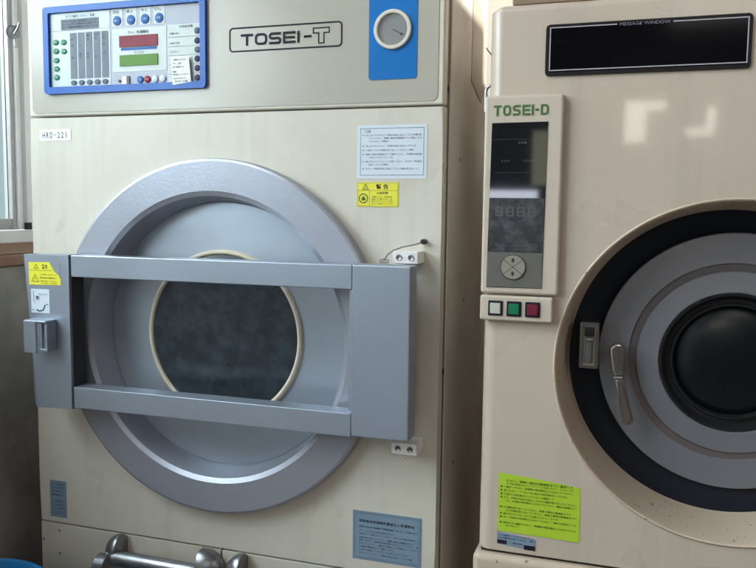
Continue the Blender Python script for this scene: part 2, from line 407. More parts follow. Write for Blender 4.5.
box(bm, xf - .045, xf - .018, .30, 1.05, 1.4437, 1.468, .002); box(bm, xf - .045, xf - .018, .30, 1.05, 2.282, 2.3076, .002)
sash2 = obj('sash', bm, M['alu'], win)
bm = B(); box(bm, xf - .034, xf - .031, .300, 1.05, 1.468, 2.282); obj('pane', bm, M['pane'], sash2, 0)
bm = B(); lathe(bm, [(0, .0), (.012, .0), (.0155, .002), (.0155, .006), (0, .006)], 0, 0, 32)
lk = obj('crescent_lock', bm, M['chrome'], None)
bm = B(); box(bm, .004, .012, .006, .012, -.034, .020, .003); l2 = obj('lock_plate', bm, M['alud'], None)
bm = B(); tube(bm, [(0, -.004, -.006), (.006, -.010, .006), (.010, -.012, .020)], .0030, 8); l3 = obj('lock_lever', bm, M['chrome'], None)
for o in (lk, l2, l3):
    o.rotation_euler = (0, 0, math.radians(62)); o.location = (xf + .006, .140, 1.903)
    o.parent = win; o.matrix_parent_inverse = world_of(win).inverted()
bm = B(); box(bm, xf - .012, xf - .004, .176, .194, 1.4425, 1.460, .001); obj('track_stop', bm, M['black'], win)

# ------------------------------------------------------------------ WASHING MACHINE (left)
wm = thing('washing_machine', 'cream front loading laundry machine with silver door bar, blue rimmed control panel and TOSEI-T badge', 'washing machine', (.45, .35, 0))
# lower cabinet front with a real opening for the door ring
RC = (.4460, 1.2440)
def holed_front(bm, x0, x1, z0, z1, yf, cx, cz, r, depth, n=96):
    """flat front with a round hole: outer rectangle points aimed at each hole point"""
    inn, out = [], []
    for k in range(n):
        a = 2 * PI * (k + .5) / n; c, s = math.cos(a), math.sin(a)
        inn.append((cx + r * c, cz + r * s))
        t = min(((x1 - cx) / c if c > 0 else (x0 - cx) / c) if abs(c) > 1e-9 else 1e9, ((z1 - cz) / s if s > 0 else (z0 - cz) / s) if abs(s) > 1e-9 else 1e9)
        out.append([cx + t * c, cz + t * s])
    for X, Z in ((x0, z0), (x0, z1), (x1, z0), (x1, z1)):
        k = min(range(n), key=lambda i: (out[i][0] - X) ** 2 + (out[i][1] - Z) ** 2); out[k] = [X, Z]
    a = [bm.verts.new((x, yf, z)) for x, z in inn]; b = [bm.verts.new((x, yf, z)) for x, z in out]
    c = [bm.verts.new((x, yf + depth, z)) for x, z in inn]; d = [bm.verts.new((x, yf + depth, z)) for x, z in out]
    for i in range(n):
        j = (i + 1) % n
        bm.faces.new((a[i], a[j], b[j], b[i])); bm.faces.new((a[i], c[i], c[j], a[j])); bm.faces.new((b[i], b[j], d[j], d[i]))
bm = B(); holed_front(bm, 0, .900, .8075, 1.6845, 0, RC[0], RC[1], .300, .030)
rim = [e for e in bm.edges if all(abs(v.co.y) < 1e-6 for v in e.verts) and len(e.link_faces) == 2 and any(all(abs(v.co.x - X) < 1e-5 for v in e.verts) for X in (0, .9))]
bmesh.ops.bevel(bm, geom=rim, offset=.004, segments=3, profile=.5, affect='EDGES')
obj('front_panel', bm, M['cream'], wm, 30)
bm = B(); box(bm, .003, .897, .031, .41, 1.7201, 2.045); box(bm, .003, .897, .031, .90, .08, 1.72); obj('cabinet', bm, M['side'], wm, 0)
for z0_, z1_ in ((.6, .8065), (1.680, 1.70)):
    bm = B(); box(bm, .004, .896, .008 if z0_ < 1 else .0312, .0309 if z0_ < 1 else .032, z0_, z1_); obj('seam_backing', bm, M['gap'], wm, 0)
bm = B(); box(bm, 0, .900, 0, .030, 1.6880, 2.05, .004, 3); obj('upper_panel', bm, M['cream_edge'], wm)
bm = B(); plate(bm, .0095, .8895, 1.6945, 2.041, -.0014, .002, .010, .0008); obj('fascia_film', bm, M['inset'], wm)
# side cover panels
bm = B(); box(bm, .8975, .9015, .050, .2300, .10, 2.03, .0015); obj('side_panel', bm, M['side'], wm)
bm = B(); box(bm, .8975, .9000, .2315, .40, .10, 2.03, .001); box(bm, .8975, .9000, .4005, .89, .10, 1.716, .001); obj('rear_side_panel', bm, M['side'], wm)
bm = B(); prism(bm, [(.235, 1.950), (.30, 1.935), (.36, 1.900), (.375, 1.84), (.375, 1.76), (.34, 1.735), (.235, 1.765)], 0, .0012); o = obj('side_plate', bm, M['side_tan'], None)
o.rotation_euler = (0, 0, PI / 2); o.location = (.9014, 0, 0); o.parent = wm; o.matrix_parent_inverse = world_of(wm).inverted()
bm = B(); box(bm, .8972, .8988, .031, .0495, .10, 2.03); obj('side_return', bm, M['groove'], wm, 0)
for z in (1.72, 1.20):
    bm = B(); box(bm, .898, .9010, .034, .044, z - .006, z + .006, .002); obj('side_clip', bm, M['black'], wm)
for (yy, zz) in ((.09, 1.945), (.14, 1.60), (.13, 1.0), (.20, 1.32)):
    bm = B(); disc(bm, 0, 0, .0035, -.0012, .0, 12, .0008); o = obj('screw', bm, M['screw'], None)
    o.rotation_euler = (0, 0, PI / 2); o.location = (.9016, yy, zz); o.parent = wm; o.matrix_parent_inverse = world_of(wm).inverted()
# drawers below
bm = B(); box(bm, 0, .4490, 0, .030, .40, .8035, .002); dl = obj('lower_panel', bm, M['cream'], wm)
bm = B(); box(bm, .4525, .900, 0, .030, .40, .8035, .002); dr_ = obj('lower_panel', bm, M['cream'], wm)
bm = B(); box(bm, 0, .9, .01, .03, .08, .397, .002); obj('kick_panel', bm, M['cream'], wm)
for x, z in ((.049, .788), (.006, .763), (.049, .736), (.400, .755), (.35, .5), (.05, .5)):
    bm = B(); disc(bm, x, z, .0028, -.0012, .001, 12, .0006); obj('screw', bm, M['screw'], dl)
for x in (.145, .163):
    bm = B(); box(bm, x - .007, x + .006, -.004, .001, .715, .739, .001); obj('vent_slot', bm, M['black'], dl)
def coin_handle(x0, x1, par):
    # chrome handle: rounded end caps and a thick grip tube
    h = None
    bm = B(); tube(bm, [(x0 + .012, -.040, .768), (x1 - .02, -.040, .768)], .0165, 24)
    h = obj('handle', bm, M['chrome'], par)
    for cx, s in ((x0 + .026, -1), (x1 - .030, 1)):
        bm = B(); bmesh.ops.create_uvsphere(bm, u_segments=28, v_segments=16, radius=1)
        for v in bm.verts:
            v.co.x = v.co.x * (.030 if s < 0 else .044); v.co.y = v.co.y * .030; v.co.z = v.co.z * .036
            if s * v.co.x < -.004: v.co.x = -.004 * s
        bmesh.ops.translate(bm, verts=bm.verts, vec=(cx, -.022, .776)); obj('end_cap', bm, M['chrome'], h, 50)
    bm = B(); tube(bm, [(x0 + .0, -.058, .758), (x0 + .024, -.058, .758)], .024, 20); obj('collar', bm, M['chrome'], h)
coin_handle(.196, .452, dl); coin_handle(.482, .738, dr_)

# door ring, recess, glass
bm = B()
lathe(bm, [(.3515, .0), (.3525, -.004), (.3525, -.024), (.3510, -.0285), (.3465, -.0305), (.2895, -.0305), (.2800, -.0258),
           (.2712, .024), (.2700, .0265), (.2695, .032), (.299, .034), (.2995, .001)], *RC, n=160)
ring = obj('door_ring', bm, M['ringp'], wm, 22)
bm = B(); lathe(bm, [(.2705, .031), (.266, .0285), (.172, .0265), (.168, .034), (.15, .040)], *RC, n=160)
dp = obj('door_panel', bm, M['innerface'], wm, 40)
bm = B(); lathe(bm, [(.1740, .0270), (.1735, .021), (.1700, .0178), (.1655, .0185), (.1635, .023), (.1630, .036)], *RC, n=128)
obj('gasket', bm, M['gasket'], dp, 60)
bm = B(); lathe(bm, [(0, .0120), (.06, .0130), (.11, .0160), (.145, .0195), (.1640, .0230), (.164, .040), (0, .042)], *RC, n=128)
obj('glass', bm, M['glassdark'], dp, 60)

# door bar
bar = None
bm = B()
box(bm, .1675, .7625, -.0880, -.048, 1.3605, 1.4040, .0022); box(bm, .1675, .7625, -.0880, -.048, 1.0950, 1.1385, .0022)
bar = obj('door_bar', bm, M['silver'], wm)
bm = B(); box(bm, .7632, .8700, -.0900, -.047, 1.1005 - .003, 1.4050, .0028, 3); obj('hinge_block', bm, M['silver'], bar)
# inner flange strips of the opening
bm = B(); box(bm, .7560, .7626, -.083, -.0475, 1.142, 1.3603, .001); obj('flange', bm, M['silver'], bar)
# latch plate: tapering outer edge with a turned back lip
bm = B()
P4 = [(.0540, 1.4030), (.1640, 1.4045), (.1645, 1.0920), (.0770, 1.0890)]
prism(bm, P4[::-1], -.0900, -.050, .0025); lp = obj('latch_plate', bm, M['silver'], bar)
bm = B()
fl = [(.0512, -.080, 1.4025), (.0538, -.0895, 1.4028), (.0768, -.0895, 1.0892), (.0560, -.070, 1.0930)]
bk = [(x + .001, -.048, z) for x, _, z in fl]
v = [bm.verts.new(p) for p in fl]; w_ = [bm.verts.new(p) for p in bk]
bm.faces.new(v); bm.faces.new(w_)
for i in range(4): bm.faces.new((v[i], v[(i + 1) % 4], w_[(i + 1) % 4], w_[i]))
obj('edge_lip', bm, M['silver'], lp, 0)
bm = B(); box(bm, .1642, .1674, -.082, -.05, 1.093, 1.4030); obj('joint', bm, M['black'], bar, 0)
# pull lever on the latch plate
bm = B()
box(bm, .078, .132, -.122, -.0905, 1.2690, 1.2745, .002)
box(bm, .078, .108, -.1225, -.117, 1.2080, 1.2735, .002)
box(bm, .112, .119, -.118, -.1125, 1.216, 1.2690, .002); box(bm, .125, .132, -.118, -.0905, 1.214, 1.2690, .002)
box(bm, .112, .132, -.1185, -.1120, 1.2110, 1.2180, .002)
obj('pull_lever', bm, M['silver'], lp)
bm = B(); disc(bm, .123, 1.243, .006, -.0925, -.0895, 20, .001); obj('keyhole', bm, M['screw'], lp)
# latch stickers
bm = B(); prism(bm, [(.0672, 1.3420), (.1448, 1.3428), (.1448, 1.3550), (.1385, 1.3640), (.1300, 1.3700), (.1180, 1.3885), (.0672, 1.3875)], -.0905, -.0899)
s1 = obj('warning_sticker', bm, M['yellow'], lp, 0)
bm = B(); prism(bm, [(.1190, 1.3882), (.1448, 1.3885), (.1448, 1.3560), (.1390, 1.3650), (.1310, 1.3705)], -.09045, -.0899); obj('torn_backing', bm, M['silver'], s1, 0)
bm = B()
def tri(bm, cx, z0, s, w, y): stroke(bm, [(cx - s, z0), (cx + s, z0), (cx, z0 + s * 1.7)], w, y, True)
tri(bm, .083, 1.3485, .0085, .0012, -.0908); tri(bm, .086, 1.3755, .0050, .0010, -.0908)
stroke(bm, [(.083, 1.353), (.083, 1.3575)], .0012, -.0908)
stroke(bm, [(.068, 1.3715), (.125, 1.3715)], .0007, -.0908)
rn = random.Random(3)
for z in (1.3630, 1.3565, 1.3500, 1.3455): glyph_row(bm, .096, .138, z - .0016, z + .0018, -.0908, rn)
obj('lettering', bm, M['limeink'], s1, 0)
text('lettering', '警告', .100, .114, 1.3745, 1.3835, -.0907, M['limeink'], s1, .02)
bm = B(); plate(bm, .0715, .1165, 1.2850, 1.3335, -.0905, -.0899, .001); s2 = obj('instruction_sticker', bm, M['paper'], lp, 0)
bm = B()
stroke(bm, [(.078, 1.330), (.078, 1.310), (.082, 1.304)], .0010, -.0908)
stroke(bm, [(.082, 1.318), (.091, 1.318), (.091, 1.312), (.084, 1.312)], .0010, -.0908)
stroke(bm, [(.084, 1.2915), (.092, 1.2885), (.101, 1.2915), (.106, 1.302)], .0028, -.0908)
stroke(bm, [(.108, 1.303), (.1135, 1.303)], .0016, -.0908)
stroke(bm, [(.074, 1.290), (.078, 1.292)], .0016, -.0908); stroke(bm, [(.085, 1.313), (.087, 1.318), (.090, 1.315)], .003, -.0908)
glyph_row(bm, .090, .113, 1.3215, 1.3245, -.0908, rn)
obj('lettering', bm, M['inkb'], s2, 0)

# hinge blocks
def hinge(x0, x1, z0, z1, name='hinge_bracket'):
    bm = B(); box(bm, x0, x1, -.046, 0.001, z0, z1, .002); h = obj(name, bm, M['white_pl'], wm)
    for x in (x0 + (x1 - x0) * .26, x0 + (x1 - x0) * .74):
        bm = B(); lathe(bm, [(0, -.0468), (.0032, -.0468), (.0046, -.0478), (.0052, -.0478), (.0055, -.0455)], x, (z0 + z1) / 2, 20)
        obj('bolt', bm, M['screw'], h, 40)
hinge(.8235, .8700, 1.4060, 1.4280); hinge(.8260, .8735, 1.0600, 1.0815)
bm = B(); tube(bm, [(.8690, -.006, 1.4440), (.855, -.014, 1.4390), (.835, -.026, 1.4345), (.822, -.034, 1.4290), (.813, -.044, 1.4210), (.810, -.050, 1.4120)], .0014, 8)
rod = obj('door_stay_wire', bm, M['rod'], wm)
bm = B(); lathe(bm, [(0, -.016), (.004, -.0155), (.005, -.012), (.005, .001)], .8700, 1.4445, 20); obj('grommet', bm, M['black'], rod)
bm = B(); tube(bm, [(.802, -.052, 1.4100), (.818, -.052, 1.4100)], .0035, 10); tube(bm, [(.810, -.052, 1.4085), (.810, -.052, 1.4150)], .0035, 10); obj('ferrule', bm, M['rod'], rod)

# ---- control panel
cp = None
bm = B(); rframe(bm, rpoly(.0475, .4285, 1.7325, 1.9085, .008), rpoly(.0605, .4165, 1.7460, 1.8960, .0035), -.0095, -.001)
cp = obj('control_panel', bm, M['blue'], wm, 30)
bm = B(); quad(bm, .058, .4185, 1.744, 1.898, -.0030); obj('backplate', bm, M['pgrey'], cp, 0)
Y1, Y2, Y3 = -.0036, -.0042, -.0048
def pl(name, x0, x1, z0, z1, m, y=Y1, r=.0015):
    bm = B(); plate(bm, x0, x1, z0, z1, y, y + .0012, r); return obj(name, bm, m, cp, 0)
pl('label_field', .0618, .2078, 1.8605, 1.8952, M['pwhite']); pl('label_field', .0618, .2078, 1.7475, 1.8592, M['pwhite'])
pl('display_label', .0890, .1815, 1.8612, 1.8825, M['plabel'], Y2)
for i in range(5): pl('column_strip', .1108 + i * .0192, .1268 + i * .0192, 1.7620, 1.8545, M['plabel'], Y2)
pl('label_field', .2130, .3390, 1.7712, 1.8562, M['pwhite2'])
pl('red_display', .2305, .3190, 1.8192, 1.8415, M['red'], -.0055, .0008); pl('green_display', .2308, .3192, 1.7822, 1.8037, M['greend'], -.0055, .0008)
pl('caption_strip', .2335, .3170, 1.8130, 1.8180, M['btnblue'], Y2)
for i in range(4): pl('key_plate', .2132 + i * .0326, .2382 + i * .0326, 1.8612, 1.8955, M['pwhite2'])
pl('label_field', .3410, .4155, 1.7468, 1.8572, M['pwhite2'])
def btn(x, z, r, m, name='button', yb=-.004, h=.0016, sz=1.0):
    bm = B(); lathe(bm, [(0, yb - h), (r * .86, yb - h), (r, yb - h * .4), (r, yb + .001)], 0, 0, 24)
    for v in bm.verts: v.co.z *= sz; v.co.x += x; v.co.z += z
    return obj(name, bm, m, cp, 50)
for x, z in ((.0755, 1.8375), (.0950, 1.8368), (.0755, 1.8195), (.0950, 1.8185), (.0762, 1.8010), (.0760, 1.7838), (.0757, 1.7665)):
    btn(x, z, .0072, M['green'], sz=.80)
for x in (.1182, .1376, .1570, .1762, .1950): btn(x, 1.7540, .0072, M['btngrey'], sz=.72)
for i in range(4): btn(.2255 + i * .0326, 1.8722, .0095, M['btnblue'])
for x, m_ in ((.2775, M['btnblue']), (.2943, M['btnred']), (.3123, M['btnwhite']), (.3298, M['btnwhite'])): btn(x, 1.7545, .0072, m_)
pl('coin_label', .2352, .2462, 1.7462, 1.7625, M['hrd'], Y2); pl('key_switch', .2462, .2530, 1.7462, 1.7625, M['black'], -.0055)
btn(.2285, 1.7535, .003, M['btngrey'])
for k, z in enumerate((1.8428, 1.8239, 1.8067, 1.7896, 1.7715, 1.7533)): btn(.4080, z, .0062, M['btnpurp'] if k not in (0, 2) else M['btngrey'])
rn = random.Random(5)
bm = B()
glyph_row(bm, .102, .172, 1.8850, 1.8900, Y2 - .0002, rn)
for z in (1.8775, 1.8720, 1.8662): glyph_row(bm, .092, .179, z - .0018, z + .0022, -.0045, rn)
for i in range(4): glyph_row(bm, .2155 + i * .0326, .2365 + i * .0326, 1.8860, 1.8925, Y2 - .0002, rn)
glyph_row(bm, .250, .303, 1.8448, 1.8508, Y2 - .0002, rn); glyph_row(bm, .264, .287, 1.8055, 1.8105, Y2 - .0002, rn)
glyph_row(bm, .368, .400, 1.8495, 1.8550, Y2 - .0002, rn)
for z in (1.8330, 1.8150, 1.7980, 1.7800, 1.7620):
    stroke(bm, [(.343, z), (.4145, z)], .0005, Y2)
for z in (1.8395, 1.8215, 1.8045): glyph_row(bm, .346, .372, z - .0018, z + .0022, Y2, rn)
for i in range(5):
    for z in (1.8475, 1.8410, 1.8290, 1.8110, 1.8040):
        if rn.random() < .65: glyph_row(bm, .1140 + i * .0192, .1245 + i * .0192, z - .0022, z + .0026, -.0045, rn)
obj('lettering', bm, M['inkd'], cp, 0)
bm = B()
for x, z in ((.0755, 1.8375), (.0950, 1.8368), (.0755, 1.8195), (.0950, 1.8185), (.0762, 1.8010), (.0760, 1.7838), (.0757, 1.7665)):
    glyph_row(bm, x - .0048, x + .0048, z - .002, z + .0022, -.0058, rn)
for i in range(4): glyph_row(bm, .2195 + i * .0326, .2315 + i * .0326, 1.8700, 1.8742, -.0058, rn)
for x in (.2775, .2943): glyph_row(bm, x - .0045, x + .0045, 1.7525, 1.7560, -.0058, rn)
obj('legend', bm, M['pwhite'], cp, 0)
bm = B(); prism(bm, [(.3560, 1.7400), (.3970, 1.7450), (.3925, 1.7950), (.3525, 1.7945)], -.0102, -.0099); nt_ = obj('taped_note', bm, M['hrd'], cp, 0)
bm = B()
for z, a in ((1.788, .022), (1.781, .016), (1.774, .020), (1.765, .008), (1.7595, .028), (1.752, .024), (1.7465, .026)):
    glyph_row(bm, .357, .358 + a * 1.25, z - .0015, z + .0020, -.0105, rn, .9)
obj('lettering', bm, M['ink'], nt_, 0)

# badge TOSEI-T
bm = B(); rframe(bm, rpoly(.4766, .7082, 1.7978, 1.8437, .008), rpoly(.4792, .7056, 1.8005, 1.8410, .0058), -.0022, -.0010)
bd = obj('badge', bm, M['ink'], wm, 0)
bm = B(); wide_letters(bm, 'TOSEI', .5015, .6235, 1.8087, 1.8305, .0046, -.0022, .16)
stroke(bm, [(.6320, 1.8192), (.6475, 1.8195)], .0042, -.0022)
obj('lettering', bm, M['ink'], bd, 0)
def tee(x0, x1, z0, z1, sw, sh, q):
    m_ = (x0 + x1) / 2
    return [(x0 + q, z1 - q), (x1 - q, z1 - q), (x1 - q, z1 - sh + q), (m_ + sw / 2 - q, z1 - sh + q), (m_ + sw / 2 - q, z0 + q), (m_ - sw / 2 + q, z0 + q), (m_ - sw / 2 + q, z1 - sh + q), (x0 + q, z1 - sh + q)]
bm = B(); rframe(bm, tee(.6500, .6835, 1.8052, 1.8345, .0125, .0108, 0), tee(.6500, .6835, 1.8052, 1.8345, .0125, .0108, .0019), -.0022, -.0012)
obj('lettering', bm, M['ink'], bd, 0)

# blue gauge plate
bm = B(); plate(bm, .7600, .8505, 1.7350, 1.905, -.0028, -.001, .005, .0005); gp = obj('gauge_plate', bm, M['bluep'], wm)
bm = B(); lathe(bm, [(.0348, -.002), (.0350, -.007), (.0335, -.0085), (.0290, -.0085), (.0275, -.006), (.0272, -.002)], .8055, 1.8218, 64); obj('gauge_bezel', bm, M['cream_edge'], gp, 40)
bm = B(); disc(bm, .8055, 1.8218, .0274, -.0036, -.001, 48); 
obj('gauge_face', bm, M['foam'], gp)
bm = B(); stroke(bm, [(.805, 1.8225), (.8215, 1.8135)], .0014, -.0042); disc(bm, .8215, 1.8130, .0020, -.0048, -.0040, 12); obj('needle', bm, M['black'], gp, 0)
bm = B(); arc = [(.8055 + .0225 * math.cos(a), 1.8218 + .0225 * math.sin(a)) for a in [math.radians(-40 + 14 * i) for i in range(19)]]
stroke(bm, arc, .0006, -.0041); obj('gauge_scale', bm, M['inkp'], gp, 0)
text('lettering', 'Pa', .785, .800, 1.8755, 1.8810, -.0031, M['hrd'], gp)

# stickers on the cabinet
bm = B(); plate(bm, .0250, .1048, 1.6373, 1.6608, -.0007, .0002, .001); s = obj('number_tape', bm, M['hrd'], wm, 0)
for i, c in enumerate('HRD-221'):
    w_ = {'1': .0015, '-': .0040}.get(c, .0058); xc = .0360 + i * .0095
    text('lettering', c, xc - w_ / 2, xc + w_ / 2, 1.6430 if c != '-' else 1.6485, 1.6550 if c != '-' else 1.6500, -.0010, M['ink'], s, .0)
bm = B(); plate(bm, .7383, .8715, 1.5575, 1.6545, -.0007, .0002, .001); s = obj('notice_sticker', bm, M['paper'], wm, 0, label='pale blue notice sheet')
bm = B(); x0, x1, z0, z1 = .7455, .8655, 1.5640, 1.6485
stroke(bm, rpoly(x0, x1, z0, z1, 0), .0009, -.0010, True); rn = random.Random(11)
for i, (z, a, e) in enumerate(((1.6360, .006, .965), (1.6305, .012, .97), (1.6250, .012, .45), (1.6165, .006, .88), (1.6090, .006, .84), (1.6015, .006, .97), (1.5960, .012, .52), (1.5885, .006, .98), (1.5830, .012, .47), (1.5755, .006, .93))):
    if a < .01: quad(bm, x0 + .004, x0 + .0065, z - .001, z + .001, -.0010)
    glyph_row(bm, x0 + a + .004, x0 + (x1 - x0) * e, z - .0018, z + .0018, -.0010, rn, .92)
obj('lettering', bm, M['inkp'], s, 0)
text('lettering', 'ご注意', .7520, .7650, 1.6405, 1.6465, -.0010, M['inkp'], s, .01)
bm = B(); plate(bm, .7388, .8195, 1.5062, 1.5508, -.0007, .0002, .001); s = obj('warning_sticker', bm, M['yellow'], wm, 0, label='yellow warning sticker with a struck out flame')
bm = B(); stroke(bm, rpoly(.7405, .8180, 1.5078, 1.5495, 0), .0004, -.0010, True); stroke(bm, [(.7405, 1.5360), (.8180, 1.5360)], .0005, -.0010)
stroke(bm, [(.7640, 1.5080), (.7640, 1.5360)], .0005, -.0010)
tri(bm, .7560, 1.5380, .0055, .0011, -.0010); stroke(bm, [(.756, 1.540), (.756, 1.5435)], .001, -.001)
cx, cz = .7520, 1.5215
stroke(bm, [(cx + .0082 * math.cos(2 * PI * i / 24), cz + .0082 * math.sin(2 * PI * i / 24)) for i in range(24)], .0019, -.0010, True)
bm.faces.new([bm.verts.new((cx + a, -.00102, cz + b)) for a, b in ((-.003, -.004), (.0032, -.004), (.0045, -.001), (.0025, .0018), (.001, .0052), (-.0012, .0022), (-.0038, .0008))])
for z in (1.5245, 1.5205, 1.5165, 1.5120): glyph_row(bm, .768, .808 if z > 1.518 else .811, z - .0013, z + .0013, -.0010, rn, .9)
obj('lettering', bm, M['limeink'], s, 0)
text('lettering', '警 告', .7760, .8000, 1.5385, 1.5475, -.0010, M['ink'], s, .015)
text('lettering', '火気厳禁', .7775, .8000, 1.5290, 1.5338, -.0010, M['limeink'], s, .02)
bm = B(); plate(bm, .7370, .8742, .8305, .9270, -.0007, .0002, .001); s = obj('notice_sticker', bm, M['bluenote'], wm, 0, label='blue grey notice plate')
bm = B(); stroke(bm, rpoly(.7400, .8712, .8335, .9240, 0), .0005, -.0010, True); stroke(bm, rpoly(.7430, .8682, .8360, .9215, 0), .0004, -.0010, True)
for z, e in ((.8965, .60), (.8965, .97), (.8880, .60), (.8820, .97), (.8745, .92), (.8690, .99), (.8630, .95), (.8570, .62), (.8505, .86), (.8440, .90)):
    glyph_row(bm, .7500, .745 + .124 * e, z - .0019, z + .0019, -.0010, rn, .9)
for dz in (0, .0006): glyph_row(bm, .7500, .860, .9045 + dz, .9105 + dz, -.0011, rn, 1)
obj('lettering', bm, M['inkb'], s, 0)
bm = B(); plate(bm, .0272, .0700, .8188, .9010, -.0007, .0002, .001); s = obj('rating_plate', bm, M['bluenote'], wm, 0)
bm = B()
for z in (.893, .885, .877, .869, .855, .847, .839, .828): glyph_row(bm, .031, .066, z - .002, z + .002, -.0010, rn, .85)
obj('lettering', bm, M['inkb'], s, 0)
for x, z in ((.840, 1.038), (.850, 1.31)):
    bm = B(); disc(bm, x, z, .0012, -.0004, .0002, 10); obj('paint_chip', bm, M['groove'], wm)

# ------------------------------------------------------------------ DRYER (right)
dy = thing('tumble_dryer', 'aged beige laundry dryer with round grey door, black message window and TOSEI-D lettering', 'dryer', (1.40, .30, 0))
YF = -.060; DC = (1.3860, 1.2500); X0, X1 = .9905, 1.800
ZT, ZB = 1.8370, .9140
bm = B()
# body: front with hole, wrapped round vertical corners
holed_front(bm, X0 + .022, X1 - .022, ZB, ZT - .012, YF, DC[0], DC[1], .2745, .012, 144)
for k in range(8):                                       # rounded left and right corners
    a0, a1 = PI / 2 * k / 8, PI / 2 * (k + 1) / 8
    for s, xc in ((-1, X0 + .022), (1, X1 - .022)):
        p = [(xc + s * .022 * math.sin(a), YF + .022 - .022 * math.cos(a)) for a in (a0, a1)]
        bm.faces.new([bm.verts.new(q) for q in ((*p[0], ZB), (*p[1], ZB), (*p[1], ZT - .012), (*p[0], ZT - .012))])
for x in (X0, X1):
    bm.faces.new([bm.verts.new(q) for q in ((x, YF + .022, ZB), (x, .70, ZB), (x, .70, ZT - .012), (x, YF + .022, ZT - .012))])
bm.faces.new([bm.verts.new(q) for q in ((X0, .70, ZB), (X1, .70, ZB), (X1, .70, ZT - .012), (X0, .70, ZT - .012))])
# rounded top
o0 = [(X0 + .022, YF), (X1 - .022, YF), (X1, YF + .022), (X1, .70), (X0, .70), (X0, YF + .022)]
c1 = []
for k in range(9): a = PI / 2 * k / 8; c1.append((X0 + .022 - .022 * math.cos(a), YF + .022 - .022 * math.sin(a)))
for k in range(9): a = PI / 2 * k / 8; c1.append((X1 - .022 + .022 * math.sin(a), YF + .022 - .022 * math.cos(a)))
c1 += [(X1, .70), (X0, .70)]
rings = []
for k in range(6):
    a = PI / 2 * k / 5; ins = .012 * (1 - math.cos(a)); z = ZT - .012 + .012 * math.sin(a)
    rr = []
    for x, y in c1:
        rr.append(bm.verts.new((x + ins * (1 if x < 1.3 else -1) * (1 if (x < X0 + .02 or x > X1 - .02) else 0), y + ins * (1 if y < .3 else -1), z)))
    rings.append(rr)
for a, b in zip(rings, rings[1:]):
    for i in range(len(a)): j = (i + 1) % len(a); bm.faces.new((a[i], a[j], b[j], b[i]))
bm.faces.new(rings[-1])
bmesh.ops.remove_doubles(bm, verts=bm.verts, dist=1e-5)
obj('body', bm, M['beige'], dy, 40)
bm = B(); box(bm, X0 + .006, X1 - .006, YF + .006, .69, .9075, .9165); obj('seam_backing', bm, M['gap'], dy, 0)
bm = B(); box(bm, X0 - .007, X1 + .007, YF - .010, .70, .10, .9080, .012, 5); obj('base', bm, M['bezel'], dy)
bm = B()
lathe(bm, [(.2760, YF + .004), (.2755, YF - .002), (.2735, YF - .0035), (.2715, YF - .002), (.2690, YF + .006), (.2640, .0), (.2590, .046), (.2575, .050)], *DC, n=160)
obj('door_bezel', bm, M['bezel'], dy, 30)
bm = B(); lathe(bm, [(.2580, .049), (.235, .052), (.212, .060), (.2, .061)], *DC, n=160); obj('door_gasket', bm, M['navy'], dy, 40)
DD = (1.3960, 1.2525)
bm = B()
lathe(bm, [(.2160, .060), (.2180, .050), (.2172, .045), (.2150, .0435), (.1675, .0400), (.1665, .0415)], *DD, n=160)
lathe(bm, [(.1545, .0415), (.1530, .0392), (.1190, .0360), (.1165, .0380), (.114, .060)], *DD, n=160)
door = obj('door', bm, M['disc'], dy, 40)
bm = B(); lathe(bm, [(.1667, .0412), (.1650, .0428), (.1560, .0428), (.1543, .0412)], *DD, n=160); obj('door_groove', bm, M['dgroove'], door, 40)
bm = B(); lathe(bm, [(.1172, .0375), (.1160, .0350), (.1130, .0350), (.1080, .044), (.1060, .050), (.1000, .050), (.0985, .047), (.0950, .047), (.0935, .052), (.093, .060)], *DD, n=128); obj('window_seal', bm, M['rubber'], door, 40)
bm = B()
prof = [(.096 * math.sin(a), .066 - .016 * math.cos(a)) for a in [PI / 2 * k / 14 for k in range(15)]]
lathe(bm, prof, *DD, n=96); obj('glass', bm, M['dome'], door, 60)
# latch catch on the dark ring
bm = B(); rframe(bm, rpoly(1.1485, 1.1795, 1.2340, 1.3135, .003), rpoly(1.1535, 1.1745, 1.2390, 1.3085, .002), -.002, .050)
ct = obj('latch_catch', bm, M['handle'], dy, 30)
bm = B(); box(bm, 1.1530, 1.1750, .006, .049, 1.2385, 1.3090, .001); obj('catch_plate', bm, M['rod'], ct)
bm = B(); box(bm, 1.1560, 1.1720, .0, .010, 1.2880, 1.3050, .002); obj('catch_slot', bm, M['black'], ct)
bm = B(); box(bm, 1.1580, 1.1700, .001, .008, 1.2420, 1.2840, .002); box(bm, 1.1580, 1.1720, -.001, .008, 1.2790, 1.2860, .002); obj('catch_tongue', bm, M['chrome'], ct)
# lever handle
bm = B()
Lh = [(1.1985, 1.2640, .0), (1.2000, 1.2730, .0), (1.2080, 1.2795, .0), (1.2160, 1.2790, .0), (1.2225, 1.2725, .0), (1.2245, 1.2620, .0), (1.2230, 1.2330, .0), (1.2200, 1.2250, 0), (1.2085, 1.2245, 0), (1.2035, 1.2320, 0)]
prism(bm, [(x, z) for x, z, _ in Lh], -.004, .020, .004); lev = obj('lever_handle', bm, M['handle'], door, 40)
bm = B(); disc(bm, 1.2115, 1.262, .008, .018, .045, 24); obj('spindle', bm, M['chrome'], lev)
bm = B()
g = [(1.2090, 1.2200), (1.2235, 1.2200), (1.2320, 1.1860), (1.2415, 1.1520), (1.2400, 1.1430), (1.2310, 1.1400), (1.2240, 1.1450), (1.2170, 1.1800)]
prism(bm, g[::-1], -.008, .006, .003); gr = obj('grip', bm, M['handle'], lev, 40)
